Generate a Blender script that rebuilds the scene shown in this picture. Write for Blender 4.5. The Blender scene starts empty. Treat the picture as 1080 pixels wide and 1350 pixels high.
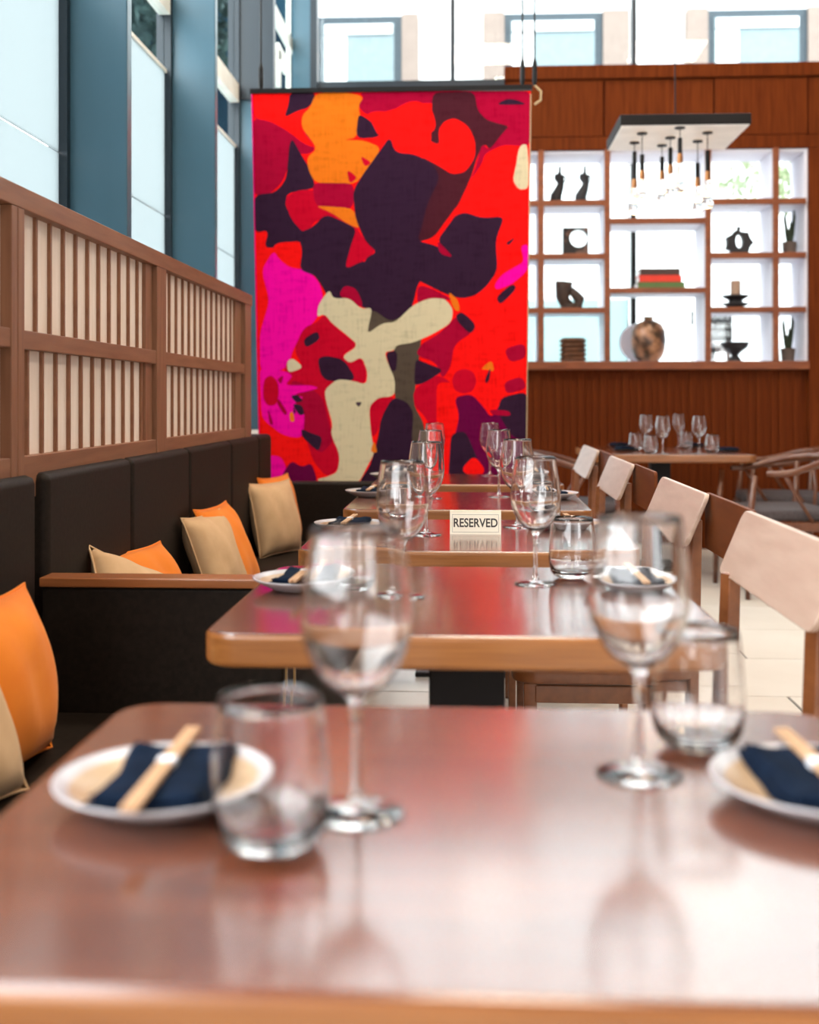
import bpy, bmesh, math, random
from math import sin, cos, pi, radians as R
from mathutils import Vector, Matrix, geometry
random.seed(7)
C = bpy.context.scene.collection
sc = bpy.context.scene

# ---------------------------------------------------------------- camera, world, lights, exposure
EYE = 1.07
YAW = R(3.05)
cam_d = bpy.data.cameras.new('camera'); cam = bpy.data.objects.new('camera', cam_d); C.objects.link(cam)
cam.location = (0, 0, EYE); cam.rotation_euler = (R(90), 0, YAW)
cam_d.sensor_fit = 'HORIZONTAL'; cam_d.sensor_width = 36; cam_d.lens = 50.0
cam_d.shift_y = -149/1080; cam_d.clip_start = .02; cam_d.clip_end = 200
cam_d.dof.use_dof = True; cam_d.dof.focus_distance = 2.75; cam_d.dof.aperture_fstop = 4.0
sc.camera = cam
sc.view_settings.view_transform = 'Standard'; sc.view_settings.look = 'None'
sc.view_settings.gamma = 1; sc.view_settings.use_curve_mapping = False
sc.view_settings.exposure = 0.22

w = bpy.data.worlds.new('sky'); sc.world = w; w.use_nodes = True
bg = w.node_tree.nodes['Background']; bg.inputs[0].default_value = (.95, .98, 1, 1); bg.inputs[1].default_value = 7.0

def area_light(name, loc, rot, sx, sy, power, col):
    d = bpy.data.lights.new(name, 'AREA'); d.shape = 'RECTANGLE'; d.size = sx; d.size_y = sy
    d.energy = power; d.color = col
    o = bpy.data.objects.new(name, d); C.objects.link(o); o.location = loc; o.rotation_euler = rot
    return o
# unseen ceiling lamps and a front area light, added as fill inside the room
FILL_LAMPS = [(.2, 1.2), (.2, 4.4), (2.6, 1.2), (2.6, 4.4), (1.6, 6.7)]
for x, y in FILL_LAMPS:
    area_light('ceiling_lamp_light', (x, y, 5.68), (0, 0, 0), .9, .9, 60, (1, .81, .63))
area_light('front_window_light', (1.4, -3.85, 2.4), (R(90), 0, 0), 5.0, 3.4, 30, (1, .96, .92))  # added fill from behind the camera, mostly before solid wall

# ---------------------------------------------------------------- measuring helpers (pixel of the photo -> room position at a known depth)
cY, sY = cos(YAW), sin(YAW)
def gx(px, Y):
    u = (px-540)/1500; return Y*(u*cY-sY)/(cY+u*sY)
def gy(px, X):
    u = (px-540)/1500; return X*(cY+u*sY)/(u*cY-sY)
def gz(py, X, Y):
    return EYE+(526-py)/1500*(-X*sY+Y*cY)
def on(px, py, z=.75):
    zc = (EYE-z)*1500/(py-526); xc = (px-540)/1500*zc
    return Vector((xc*cY-zc*sY, xc*sY+zc*cY, z))

# ---------------------------------------------------------------- materials
M = {}
def nt(name):
    m = bpy.data.materials.new(name); m.use_nodes = True; M[name] = m
    n = m.node_tree; return m, n, n.nodes['Principled BSDF']
def col(c): return (c[0], c[1], c[2], 1)
def coords(n, scale, out='Object'):
    tc = n.nodes.new('ShaderNodeTexCoord'); mp = n.nodes.new('ShaderNodeMapping')
    mp.inputs['Scale'].default_value = scale; n.links.new(tc.outputs[out], mp.inputs[0]); return mp.outputs[0]
def ramp(n, fac, c1, c2, p1=.3, p2=.7):
    r = n.nodes.new('ShaderNodeValToRGB'); r.color_ramp.elements[0].position = p1; r.color_ramp.elements[1].position = p2
    r.color_ramp.elements[0].color = col(c1); r.color_ramp.elements[1].color = col(c2); n.links.new(fac, r.inputs[0]); return r.outputs[0]
def noise(n, vec, scale, detail=4):
    t = n.nodes.new('ShaderNodeTexNoise'); t.inputs['Scale'].default_value = scale; t.inputs['Detail'].default_value = detail
    n.links.new(vec, t.inputs['Vector']); return t.outputs['Fac']
def bump(n, b, h, s, d=.002):
    k = n.nodes.new('ShaderNodeBump'); k.inputs['Strength'].default_value = s; k.inputs['Distance'].default_value = d
    n.links.new(h, k.inputs['Height']); n.links.new(k.outputs[0], b.inputs['Normal'])
def mat(name, c1, c2=None, rough=.5, scale=(1, 1, 1), ns=8, metal=0, bmp=0, bd=.002, coat=0, spec=.5, sheen=0, p=(.3, .7)):
    m, n, b = nt(name)
    b.inputs['Roughness'].default_value = rough; b.inputs['Metallic'].default_value = metal
    b.inputs['Specular IOR Level'].default_value = spec
    b.inputs['Coat Weight'].default_value = coat; b.inputs['Coat Roughness'].default_value = .13
    if sheen: b.inputs['Sheen Weight'].default_value = sheen; b.inputs['Sheen Roughness'].default_value = .5
    if c2 is None: c2 = tuple(min(1, x*1.15+.002) for x in c1)
    f = noise(n, coords(n, scale), ns)
    n.links.new(ramp(n, f, c1, c2, *p), b.inputs['Base Color'])
    if bmp: bump(n, b, f, bmp, bd)
    return m
mat('table_wood', (.10, .026, .010), (.16, .044, .017), .24, (1.2, 14, 14), 3, spec=.6, coat=.8)
M['table_wood'].node_tree.nodes['Principled BSDF'].inputs['Coat IOR'].default_value = 1.9
M['table_wood'].node_tree.nodes['Principled BSDF'].inputs['Coat Roughness'].default_value = .14
mat('edge_wood', (.22, .075, .018), (.32, .12, .032), .3, (1.5, 14, 30), 4, coat=.3)
mat('screen_wood', (.20, .085, .042), (.29, .135, .07), .42, (14, 14, 1.2), 4)
mat('screen_rail_wood', (.20, .085, .042), (.29, .135, .07), .42, (14, 1.2, 14), 4)
mat('wall_wood', (.085, .015, .0025), (.14, .029, .005), .6, (16, 16, 1), 3, spec=.06)
mat('back_panel_wood', (.10, .022, .004), (.14, .034, .007), .5, (14, 2, 14), 3, spec=.12)
mat('shelf_wood', (.16, .036, .008), (.24, .062, .014), .45, (2, 9, 9), 4)
mat('cap_wood', (.30, .10, .03), (.42, .15, .05), .3, (1.5, 14, 14), 4, coat=.3)
mat('chair_wood', (.17, .052, .016), (.24, .08, .026), .3, (14, 2, 14), 3, coat=.5)
mat('plywood', (.38, .245, .175), (.48, .335, .255), .4, (2, 3, 22), 2.2, spec=.6, coat=.5)
M['plywood'].node_tree.nodes['Principled BSDF'].inputs['Coat Roughness'].default_value = .35
mat('armchair_wood', (.10, .028, .010), (.15, .048, .017), .35, (5, 5, 5), 4, coat=.3)
mat('paper', (.80, .68, .58), (.86, .76, .68), .8, (18, 18, 1.5), 4)
mat('leather', (.011, .0072, .0045), (.019, .0125, .0085), .62, (1, 1, 1), 90, bmp=.25, bd=.0008, spec=.2)
mat('seat_grey', (.05, .038, .040), (.075, .06, .062), .85, (1, 1, 1), 60)
mat('orange_fabric', (.88, .22, .008), (.98, .29, .015), .85, (1, 1, 1), 9, bmp=.5, bd=.004, sheen=.1)
mat('cream_fabric', (.66, .43, .23), (.78, .54, .31), .85, (1, 1, 1), 11, bmp=.6, bd=.004, sheen=.1)
mat('blue_metal', (.050, .130, .185), (.060, .148, .21), .33, (3, 3, 1), 2, spec=.5)
mat('navy_metal', (.008, .016, .026), (.012, .022, .034), .35, (3, 3, 1), 2)
mat('plaster', (.62, .58, .54), (.66, .62, .58), .8, (1, 1, 1), 4)
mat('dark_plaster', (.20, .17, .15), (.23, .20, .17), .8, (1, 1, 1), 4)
mat('floor_tile', (.68, .61, .53), (.75, .69, .62), .35, (1, 1, 1), 2.5)
mat('grout', (.12, .11, .10), None, .8)
mat('black_metal', (.006, .005, .005), (.010, .008, .008), .5, spec=.2)
mat('steel', (.55, .55, .56), None, .25, metal=1)
mat('brass', (.55, .35, .16), None, .3, metal=1)
mat('navy_cloth', (.002, .006, .016), (.005, .012, .028), .95, (1, 1, 1), 40, bmp=.4, bd=.001)
M['navy_cloth'].node_tree.nodes['Principled BSDF'].inputs['Specular IOR Level'].default_value = .08
mat('plate_glaze', (.42, .40, .42), (.50, .48, .49), .25, (1, 1, 1), 12)
mat('plate_inside', (.38, .24, .13), (.48, .33, .20), .3, (1, 1, 1), 20)
mat('dark_plate', (.02, .016, .016), None, .3)
mat('chopstick_wood', (.46, .26, .13), (.56, .35, .20), .6, (1, 8, 8), 6)
mat('white_paper', (.75, .76, .80), None, .7)
mat('sign_card', (.80, .72, .58), (.84, .77, .64), .4)
mat('ink', (.03, .02, .015), None, .5)
mat('white_print', (.85, .85, .85), None, .6)
mat('shelf_white', (.66, .64, .70), (.72, .70, .76), .6, (1, 1, 1), 3)
mat('lamp_white', (.80, .76, .72), None, .35)
mat('sleeve_wood', (.13, .07, .04), (.20, .11, .06), .5)
mat('socket_copper', (.30, .13, .05), None, .35, metal=.8)
mat('charcoal_clay', (.010, .009, .011), (.020, .017, .018), .6, (1, 1, 1), 20)
mat('brown_clay', (.035, .018, .010), (.055, .028, .016), .5, (1, 1, 1), 20)
mat('ridged_clay', (.09, .035, .012), (.16, .06, .022), .6, (1, 1, 1), 20)
mat('marble_dark', (.012, .008, .007), (.25, .12, .08), .3, (1, 1, 1), 12, p=(.52, .75))
mat('mottled_glaze', (.05, .025, .012), (.42, .20, .10), .3, (1, 1, 1), 9, p=(.42, .62))
mat('candle_wax', (.42, .28, .19), None, .6)
mat('cactus_green', (.012, .020, .010), (.03, .05, .02), .7, (1, 1, 1), 20)
mat('pot_clay', (.10, .07, .055), None, .7)
mat('book_dark', (.05, .02, .015), None, .6); mat('book_red', (.60, .03, .012), None, .6); mat('book_green', (.07, .12, .03), None, .6)
mat('book_pages', (.75, .72, .68), None, .8)
mat('facade_white', (.75, .75, .75), None, .8)
mat('facade_beige', (.22, .165, .14), (.25, .19, .16), .8)
mat('facade_glass', (.15, .20, .215), None, .3)
mat('facade_frame', (.02, .035, .048), None, .5)
mat('facade_dark', (.003, .008, .014), (.006, .014, .022), .9, (1, 1, 1), .4, spec=0)
mat('facade_band', (.006, .020, .032), None, .9, spec=0)
mat('white_bar', (.80, .84, .78), None, .5)
mat('leaf_light', (.30, .38, .20), (.50, .56, .38), .8, (1, 1, 1), 3)
mat('leaf_dark', (.010, .03, .03), (.03, .07, .06), .8, (1, 1, 1), 3)
mat('trunk', (.06, .04, .03), None, .9)
mat('pavement', (.30, .30, .30), None, .9)
mat('sign_grey', (.010, .010, .010), None, .6)

m, n, b = nt('glass')
b.inputs['Base Color'].default_value = (1, 1, 1, 1); b.inputs['Roughness'].default_value = 0
b.inputs['Transmission Weight'].default_value = 1; b.inputs['IOR'].default_value = 1.48
m, n, b = nt('window_glass')       # thin clear pane: see-through with a faint reflection
tr = n.nodes.new('ShaderNodeBsdfTransparent'); gl = n.nodes.new('ShaderNodeBsdfGlossy'); mx = n.nodes.new('ShaderNodeMixShader')
tr.inputs[0].default_value = (.93, .97, .97, 1); gl.inputs['Roughness'].default_value = .02; mx.inputs[0].default_value = .05
n.links.new(tr.outputs[0], mx.inputs[1]); n.links.new(gl.outputs[0], mx.inputs[2]); n.links.new(mx.outputs[0], n.nodes['Material Output'].inputs[0])
m, n, b = nt('frosted_film')
tl = n.nodes.new('ShaderNodeBsdfTranslucent'); df = n.nodes.new('ShaderNodeBsdfDiffuse'); mx = n.nodes.new('ShaderNodeMixShader')
tl.inputs[0].default_value = (.42, .462, .47, 1); df.inputs[0].default_value = (.6, .7, .74, 1); mx.inputs[0].default_value = .12
n.links.new(tl.outputs[0], mx.inputs[1]); n.links.new(df.outputs[0], mx.inputs[2]); n.links.new(mx.outputs[0], n.nodes['Material Output'].inputs[0])
m, n, b = nt('pale_film')
tl = n.nodes.new('ShaderNodeBsdfTranslucent'); tr = n.nodes.new('ShaderNodeBsdfTransparent'); mx = n.nodes.new('ShaderNodeMixShader')
tl.inputs[0].default_value = (.55, .66, .66, 1); tr.inputs[0].default_value = (.75, .88, .88, 1); mx.inputs[0].default_value = .25
n.links.new(tl.outputs[0], mx.inputs[1]); n.links.new(tr.outputs[0], mx.inputs[2]); n.links.new(mx.outputs[0], n.nodes['Material Output'].inputs[0])
m, n, b = nt('bulb_glow')
b.inputs['Emission Color'].default_value = (1, .62, .30, 1); b.inputs['Emission Strength'].default_value = 30
m, n, b = nt('lamp_panel')
b.inputs['Emission Color'].default_value = (1, .86, .70, 1); b.inputs['Emission Strength'].default_value = 5

def cloth_mat(name, c):
    m = bpy.data.materials.new(name); m.use_nodes = True; n = m.node_tree; M[name] = m
    n.nodes.remove(n.nodes['Principled BSDF'])
    v = coords(n, (60, 60, 3)); f = noise(n, v, 3, 3)
    v2 = coords(n, (4, 4, 14)); f2 = noise(n, v2, 3, 2)
    ad = n.nodes.new('ShaderNodeMath'); ad.operation = 'ADD'; n.links.new(f, ad.inputs[0]); n.links.new(f2, ad.inputs[1])
    c1 = tuple(x*.80 for x in c); c2 = tuple(min(1, x*1.15+.004) for x in c)
    r = ramp(n, ad.outputs[0], c1, c2, .5, 1.6)
    d = n.nodes.new('ShaderNodeBsdfDiffuse'); t = n.nodes.new('ShaderNodeBsdfTranslucent'); mx = n.nodes.new('ShaderNodeMixShader')
    mx.inputs[0].default_value = .45
    n.links.new(r, d.inputs[0]); n.links.new(r, t.inputs[0]); n.links.new(d.outputs[0], mx.inputs[1]); n.links.new(t.outputs[0], mx.inputs[2])
    n.links.new(mx.outputs[0], n.nodes['Material Output'].inputs[0]); return m
CL = {'red': (.82, .004, .003), 'crim': (.32, .0, .022), 'dark': (.026, .008, .022), 'org': (.68, .14, .006), 'cream': (.56, .45, .28),
      'mag': (.80, .0, .27), 'olive': (.075, .05, .034), 'rub': (.48, .0, .015), 'plum': (.11, .0, .035), 'brown': (.055, .008, .014)}
for k, c in CL.items(): cloth_mat('print_'+k, c)

# ---------------------------------------------------------------- mesh helpers
class MB:
    def __init__(s): s.bm = bmesh.new(); s.mats = []; s.cur = 0
    def use(s, mname):
        if mname not in s.mats: s.mats.append(mname)
        s.cur = s.mats.index(mname); return s
    def _f(s, vs):
        try:
            f = s.bm.faces.new(vs); f.material_index = s.cur; return f
        except ValueError: return None
    def box(s, x0, x1, y0, y1, z0, z1, mtx=None):
        p = [Vector((x, y, z)) for z in (z0, z1) for y in (y0, y1) for x in (x0, x1)]
        if mtx: p = [mtx @ q for q in p]
        v = [s.bm.verts.new(q) for q in p]
        for q in ((0, 2, 3, 1), (4, 5, 7, 6), (0, 1, 5, 4), (2, 6, 7, 3), (0, 4, 6, 2), (1, 3, 7, 5)): s._f([v[i] for i in q])
        return s
    def lathe(s, prof, seg=32, cx=0, cy=0, cz=0, fn=None):
        rings = []
        for r, z in prof:
            if r < 1e-6: rings.append([s.bm.verts.new((cx, cy, cz+z))])
            else:
                ring = []
                for i in range(seg):
                    a = 2*pi*i/seg; rr = r*(fn(a, z) if fn else 1)
                    ring.append(s.bm.verts.new((cx+rr*cos(a), cy+rr*sin(a), cz+z)))
                rings.append(ring)
        for a, c in zip(rings, rings[1:]):
            for i in range(seg):
                j = (i+1) % seg
                if len(a) == 1 and len(c) == 1: continue
                if len(a) == 1: s._f([a[0], c[j], c[i]])
                elif len(c) == 1: s._f([a[i], a[j], c[0]])
                else: s._f([a[i], a[j], c[j], c[i]])
        return s
    def tube(s, pts, rad, seg=8, closed=False, flat=1.0):
        pts = [Vector(p) for p in pts]; rings = []; N = len(pts)
        for k, p in enumerate(pts):
            if closed: t = pts[(k+1) % N]-pts[k-1]
            else: t = pts[min(k+1, N-1)]-pts[max(k-1, 0)]
            t.normalize(); up = Vector((0, 0, 1)) if abs(t.z) < .95 else Vector((1, 0, 0))
            a = t.cross(up).normalized() if not rings else (prev-t*prev.dot(t)).normalized(); prev = a; c = a.cross(t)
            r = rad[k] if isinstance(rad, (list, tuple)) else rad
            rings.append([s.bm.verts.new(p+a*cos(2*pi*i/seg)*r+c*sin(2*pi*i/seg)*r*flat) for i in range(seg)])
        pr = list(zip(rings, rings[1:]))+([(rings[-1], rings[0])] if closed else [])
        for a, c in pr:
            for i in range(seg): s._f([a[i], a[(i+1) % seg], c[(i+1) % seg], c[i]])
        if not closed: s._f(rings[0][::-1]); s._f(rings[-1])
        return s
    def prism(s, poly, fn, d0, d1):      # poly list of 2D, fn(p2, depth)->3D
        a = [s.bm.verts.new(fn(p, d0)) for p in poly]; c = [s.bm.verts.new(fn(p, d1)) for p in poly]
        s._f(a[::-1]); s._f(c); k = len(poly)
        for i in range(k): s._f([a[i], a[(i+1) % k], c[(i+1) % k], c[i]])
        return s
    def build(s, name, mname=None, parent=None, smooth=False, bevel=0, bseg=2, sub=0, kind=None):
        bmesh.ops.recalc_face_normals(s.bm, faces=s.bm.faces)
        me = bpy.data.meshes.new(name); s.bm.to_mesh(me); s.bm.free()
        if mname and not s.mats: me.materials.append(M[mname])
        for k in s.mats: me.materials.append(M[k])
        o = bpy.data.objects.new(name, me); C.objects.link(o)
        if smooth: me.shade_smooth()
        if bevel:
            q = o.modifiers.new('bevel', 'BEVEL'); q.width = bevel; q.segments = bseg; q.limit_method = 'ANGLE'; q.angle_limit = R(40)
            q.harden_normals = False
            me.shade_smooth(); wn = o.modifiers.new('wn', 'WEIGHTED_NORMAL'); wn.keep_sharp = True
        if sub: q = o.modifiers.new('sub', 'SUBSURF'); q.levels = sub; q.render_levels = sub
        if parent: o.parent = parent
        if kind: o['kind'] = kind
        return o
def tag(o, label=None, cat=None, group=None, kind=None):
    if label: o['label'] = label
    if cat: o['category'] = cat
    if group: o['group'] = group
    if kind: o['kind'] = kind
    return o
def thing(name, label, cat, loc=(0, 0, 0), rz=0, group=None):
    o = bpy.data.objects.new(name, None); C.objects.link(o); o.empty_display_size = .05
    o.location = loc; o.rotation_euler = (0, 0, rz); return tag(o, label, cat, group)
def structure(name, label=None):
    o = bpy.data.objects.new(name, None); C.objects.link(o); o['kind'] = 'structure'
    if label: o['label'] = label
    return o
def box(name, mname, b6, parent=None, bevel=0, kind=None): return MB().box(*b6).build(name, mname, parent, bevel=bevel, kind=kind)
def dup(root, loc=None, rz=None, label=None, group=None):
    r = root.copy(); C.objects.link(r)
    if loc is not None: r.location = loc
    if rz is not None: r.rotation_euler = (0, 0, rz)
    if label: r['label'] = label
    if group: r['group'] = group
    def rec(src, dst):
        for ch in [c for c in C.objects if c.parent == src]:
            k = ch.copy(); C.objects.link(k); k.parent = dst; rec(ch, k)
    rec(root, r); return r
def rrect(x0, x1, y0, y1, r, n=6):
    out = []
    for cx, cy, a0 in ((x1-r, y1-r, 0), (x0+r, y1-r, 90), (x0+r, y0+r, 180), (x1-r, y0+r, 270)):
        for i in range(n+1):
            a = R(a0+90*i/n); out.append((cx+r*cos(a), cy+r*sin(a)))
    return out

# ---------------------------------------------------------------- room shell
XL, YB = -1.28, 8.20
floor = structure('floor', 'pale beige tiled floor with dark joints')
box('grout', 'grout', (-1.5, 5.0, -4, 8.2, -.06, -.006), floor)
tile = MB().box(.006, 1.194, .004, .600, -.006, 0).build('tile', 'floor_tile', floor)
first = True
ty = 4.76-.604*14
row = 0
while ty < 8.2:
    for i in range(-2, 5):
        x = i*1.2-.06+(.6 if row % 2 else 0)
        if x > 4.6 or x < -1.9: continue
        if ty < -3.6 or ty > 7.6 and x < -1.6: continue
        if first: o = tile; first = False
        else: o = tile.copy(); C.objects.link(o); o.parent = floor
        o.location = (x, ty, 0)
    ty += .604; row += 1
ceil = structure('ceiling', 'white ceiling with panel lamps')
box('ceiling_slab', 'dark_plaster', (-1.6, 5.2, -4.2, 8.8, 5.8, 5.95), ceil)
for x, y in FILL_LAMPS: box('lamp_panel', 'plaster', (x-.5, x+.5, y-.5, y+.5, 5.72, 5.80), ceil)  # housings for the added ceiling fill lamps
wr = structure('wall_right'); box('plaster_face', 'dark_plaster', (5.0, 5.15, -4, 8.2, 0, 5.8), wr)
wf = structure('wall_front')
box('lower_wall', 'dark_plaster', (-1.5, 5, -4.15, -4, 0, 1.0), wf); box('upper_wall', 'dark_plaster', (-1.5, 5, -4.15, -4, 2.6, 5.8), wf)
box('side_wall', 'dark_plaster', (-1.5, 2.6, -4.15, -4, 1.0, 2.6), wf)
for x in (2.6, 4.8): box('pier', 'dark_plaster', (x+.002, x+.2, -4.15, -4, 1.0, 2.6), wf)
outg = box('ground', 'pavement', (-40, 40, -30, 60, -.4, -.3)); tag(outg, kind='structure')

# left window wall
wl = structure('wall_left', 'window wall with deep blue metal fins')
box('dwarf_wall', 'plaster', (XL-.1, XL, -4, YB, 0, .9), wl)
box('head_panel', 'navy_metal', (XL-.06, XL, -4, YB, 4.9, 5.8), wl)
XE = -1.085
FINS = [gy(88, XL), gy(224, XL), gy(314, XL)]
FINS = [FINS[0]-2.45, FINS[0]-1.22]+FINS
FW = .035
film_top = 2.46
for i, fy in enumerate(FINS):
    t = structure('trim_%d' % (i+1), 'deep blue metal fin between the windows')
    box('fin_plate', 'blue_metal', (XL+.001, XE, fy, fy+.05, .9, 5.0), t, bevel=.004)
    if i == 4: box('dark_cladding', 'navy_metal', (XL+.003, XE+.004, fy-.012, fy+.054, 2.72, 5.0), t)  # dark navy box over the upper part of the farthest fin
    box('window_mullion', 'navy_metal', (XL-.05, XL+.012, fy-.030, fy-.002, .9, 5.0), t)
edges = FINS+[YB-.12]
for i in range(len(edges)-1):
    a, c = edges[i]+.05, edges[i+1]-.030
    if i == len(edges)-2: c = YB-.02
    wi = structure('window_%d' % (i+1), 'tall window with frosted film below and clear glass above')
    box('frosted_pane', 'frosted_film', (XL-.02, XL-.015, a, c, .9, 1.845), wi)
    box('frosted_pane', 'frosted_film', (XL-.02, XL-.015, a, c, 1.850, film_top), wi)
    box('clear_pane', 'window_glass', (XL-.02, XL-.015, a, c, film_top, 4.9), wi)
    box('transom', 'white_bar', (XL-.04, XL+.01, a, c, 2.70, 2.80), wi)
    box('film_edge_bead', 'white_bar', (XL-.022, XL-.005, a, c, film_top-.008, film_top+.008), wi)
    if i == len(edges)-2:
        box('window_bar', 'white_bar', (XL-.03, XL+.0, a+.84, a+.87, 1.8, 4.9), wi)  # upright white bars added where bright edges show in this pane
        box('window_bar', 'white_bar', (XL-.03, XL+.0, a+1.78, a+1.81, 1.8, 4.9), wi)
        for (y0, y1, z0, z1) in ((1.00, 1.95, 3.58, 3.67), (1.30, 1.70, 3.36, 3.46), (1.12, 1.38, 3.18, 3.42), (1.50, 1.95, 3.12, 3.19)):
            box('window_rail', 'white_bar', (XL-.035, XL+.0, a+y0, a+y1, z0, z1), wi)  # added white bars standing in for slanting bright streaks in the pane
box('corner_column', 'blue_metal', (XL, gx(412, YB), YB-.06, YB+.02, 0, 5.8), wl)
box('corner_mullion', 'navy_metal', (gx(411, YB), gx(420, YB), YB-.08, YB+.02, 0, 5.8), wl)

# back wall: glazing on the left and above, timber with the built-in shelf on the right
wb = structure('wall_back', 'timber clad back wall under a row of high windows')
XW = gx(665, YB); XR = 5.0
ZT = gz(86, 1.2, YB)
zs1 = gz(108, -.4, YB)
wi = structure('window_7', 'high window above the back wall')
def xp(p): return gx(p, YB)
box('glass_pane', 'window_glass', (xp(418), xp(595), YB+.03, YB+.035, zs1, 5.6), wi)
box('glass_pane', 'window_glass', (xp(599), xp(834), YB+.03, YB+.035, zs1, 5.6), wi)
box('glass_pane', 'window_glass', (xp(838), 3.2, YB+.03, YB+.035, ZT, 5.6), wi)
box('glass_pane', 'window_glass', (3.24, 5.0, YB+.03, YB+.035, ZT, 5.6), wi)
box('lower_pane', 'window_glass', (xp(418), XW, YB+.03, YB+.035, .1, zs1-.06), wi)
for a, c in ((594, 600), (833, 838.5)): box('mullion', 'navy_metal', (xp(a), xp(c), YB-.03, YB+.06, zs1 if a < 600 else ZT, 5.7), wi)
box('mullion', 'navy_metal', (3.2, 3.24, YB-.03, YB+.06, ZT, 5.7), wi)
box('mullion', 'navy_metal', (xp(594), xp(600), YB-.03, YB+.06, .1, zs1-.05), wi)
box('sill_rail', 'navy_metal', (xp(411), XW, YB-.04, YB+.06, zs1-.055, zs1), wi)
box('head_rail', 'navy_metal', (xp(411), 5.0, YB-.04, YB+.06, 5.6, 5.8), wi)
box('floor_rail', 'navy_metal', (xp(411), XW, YB-.04, YB+.06, 0, .12), wi)

SX0, SX1 = gx(672, YB), gx(1065, YB)      # shelf opening
SZ1, SZ0 = gz(198, 1.2, YB), gz(476, 1.2, YB)
box('cladding_back', 'wall_wood', (XW, XR, YB+.03, YB+.08, 0, SZ0-.05), wb)
box('cladding_back', 'wall_wood', (XW, SX0, YB+.03, YB+.08, SZ0-.05, ZT), wb)
box('cladding_back', 'wall_wood', (SX1, XR, YB+.03, YB+.08, SZ0-.05, ZT), wb)
box('cladding_back', 'wall_wood', (SX0, SX1, YB+.03, YB+.08, SZ1, ZT), wb)
zr = gz(104, 1.2, YB)
box('top_rail', 'wall_wood', (XW, XR, YB-.03, YB+.03, zr, ZT), wb, bevel=.004)
px_j = [665, 796, 941, 1065, 1200, 1330]
for i in range(len(px_j)-1):
    d = .0 if i % 2 == 0 else .006
    box('panel', 'wall_wood', (gx(px_j[i], YB)+.004, gx(px_j[i+1], YB)-.004, YB-.012+d, YB+.03, SZ1+.10, zr-.006), wb, bevel=.003)
box('rail', 'wall_wood', (XW, XR, YB-.02, YB+.03, SZ1+.004, SZ1+.094), wb)
box('stile', 'wall_wood', (SX1+.002, SX1+.20, YB-.03, YB+.03, 0, SZ1), wb, bevel=.003)
box('shelf_sill', 'shelf_wood', (XW, SX1, YB-.05, YB+.03, SZ0-.062, SZ0-.002), wb, bevel=.004)
bw = .0525
x = XW
bd = MB().box(.0015, bw-.0015, -.014, .0, 0, SZ0-.064).build('board', 'wall_wood', wb)
k = 0
while x+bw < SX1:
    o = bd if k == 0 else bd.copy()
    if k: C.objects.link(o); o.parent = wb
    o.location = (x, YB+.03-(.012 if k % 3 == 1 else 0), 0); x += bw; k += 1
x = SX1+.204
while x+bw < 4.0:
    o = bd.copy(); C.objects.link(o); o.parent = wb; o.location = (x, YB+.03-(.012 if k % 3 == 1 else 0), 0); x += bw; k += 1
# jamb and window behind the shelves
wi = structure('window_8', 'window behind the display shelves')
box('glass_pane', 'window_glass', (SX0-.1, gx(833, YB+.6), YB+.60, YB+.605, .6, ZT+.1), wi)
box('glass_pane', 'window_glass', (gx(838, YB+.6), SX1+.4, YB+.60, YB+.605, .6, ZT+.1), wi)
box('mullion', 'black_metal', (gx(832, YB+.6), gx(838, YB+.6), YB+.56, YB+.64, .6, ZT+.1), wi)
box('frosted_strip', 'pale_film', (SX0-.01, gx(827, YB+.6), YB+.592, YB+.596, .6, gz(395, 1, YB+.6)), wi)
box('mullion', 'steel', (gx(827, YB+.6), gx(829, YB+.6), YB+.56, YB+.62, .6, ZT+.1), wi)

# ---------------------------------------------------------------- display shelf
SD = .36
shelf = thing('display_shelf', 'built-in timber open shelving with white lined cells, standing before the back window', 'shelf', (0, YB, 0))
ups = [(SX0, SX0+.04), (gx(709, YB), gx(717, YB)), (gx(796.5, YB), gx(804, YB)), (gx(929, YB), gx(936.5, YB)), (gx(1018, YB), gx(1025.5, YB)), (SX1-.002, SX1+.0)]
def Z(py): return gz(py, 1.2, YB)
for i, (a, c) in enumerate(ups[:5]):
    u = box('upright', 'shelf_wood', (a, c, -.04, .0, SZ0, SZ1), shelf, bevel=.002)
    box('side_lining', 'shelf_white', (a+.001, c-.001, .0, SD, SZ0, SZ1), u)
box('side_lining', 'shelf_white', (SX1-.02, SX1-.001, .0, SD, SZ0, SZ1), shelf)
cols = [(ups[0][1], ups[1][0]), (ups[1][1], ups[2][0]), (ups[2][1], ups[3][0]), (ups[3][1], ups[4][0]), (ups[4][1], SX1-.02)]
rowsA = [(264, 271.5), (334.5, 342), (405.6, 413)]
rowsM = [(288.5, 296), (380, 387)]
SH = {}
for ci, (a, c) in enumerate(cols):
    for ri, (p, q) in enumerate(rowsM if ci == 2 else rowsA):
        z1, z0 = Z(p), Z(q); SH[(ci, ri)] = z1
        s_ = box('shelf_board', 'shelf_wood', (a+.0005, c-.0005, -.04, 0, z0, z1), shelf, bevel=.002)
        box('shelf_lining', 'shelf_white', (a+.0005, c-.0005, .0, SD, z0+.001, z1-.001), s_)
    SH[(ci, 3)] = SZ0
    box('top_lining', 'shelf_white', (a, c, .0, SD, SZ1-.02, SZ1-.001), shelf)
    box('bottom_lining', 'shelf_white', (a, c, .0, SD, SZ0-.002, SZ0), shelf)
    SH[(ci, 2 if ci == 2 else 3)] = SZ0

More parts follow.
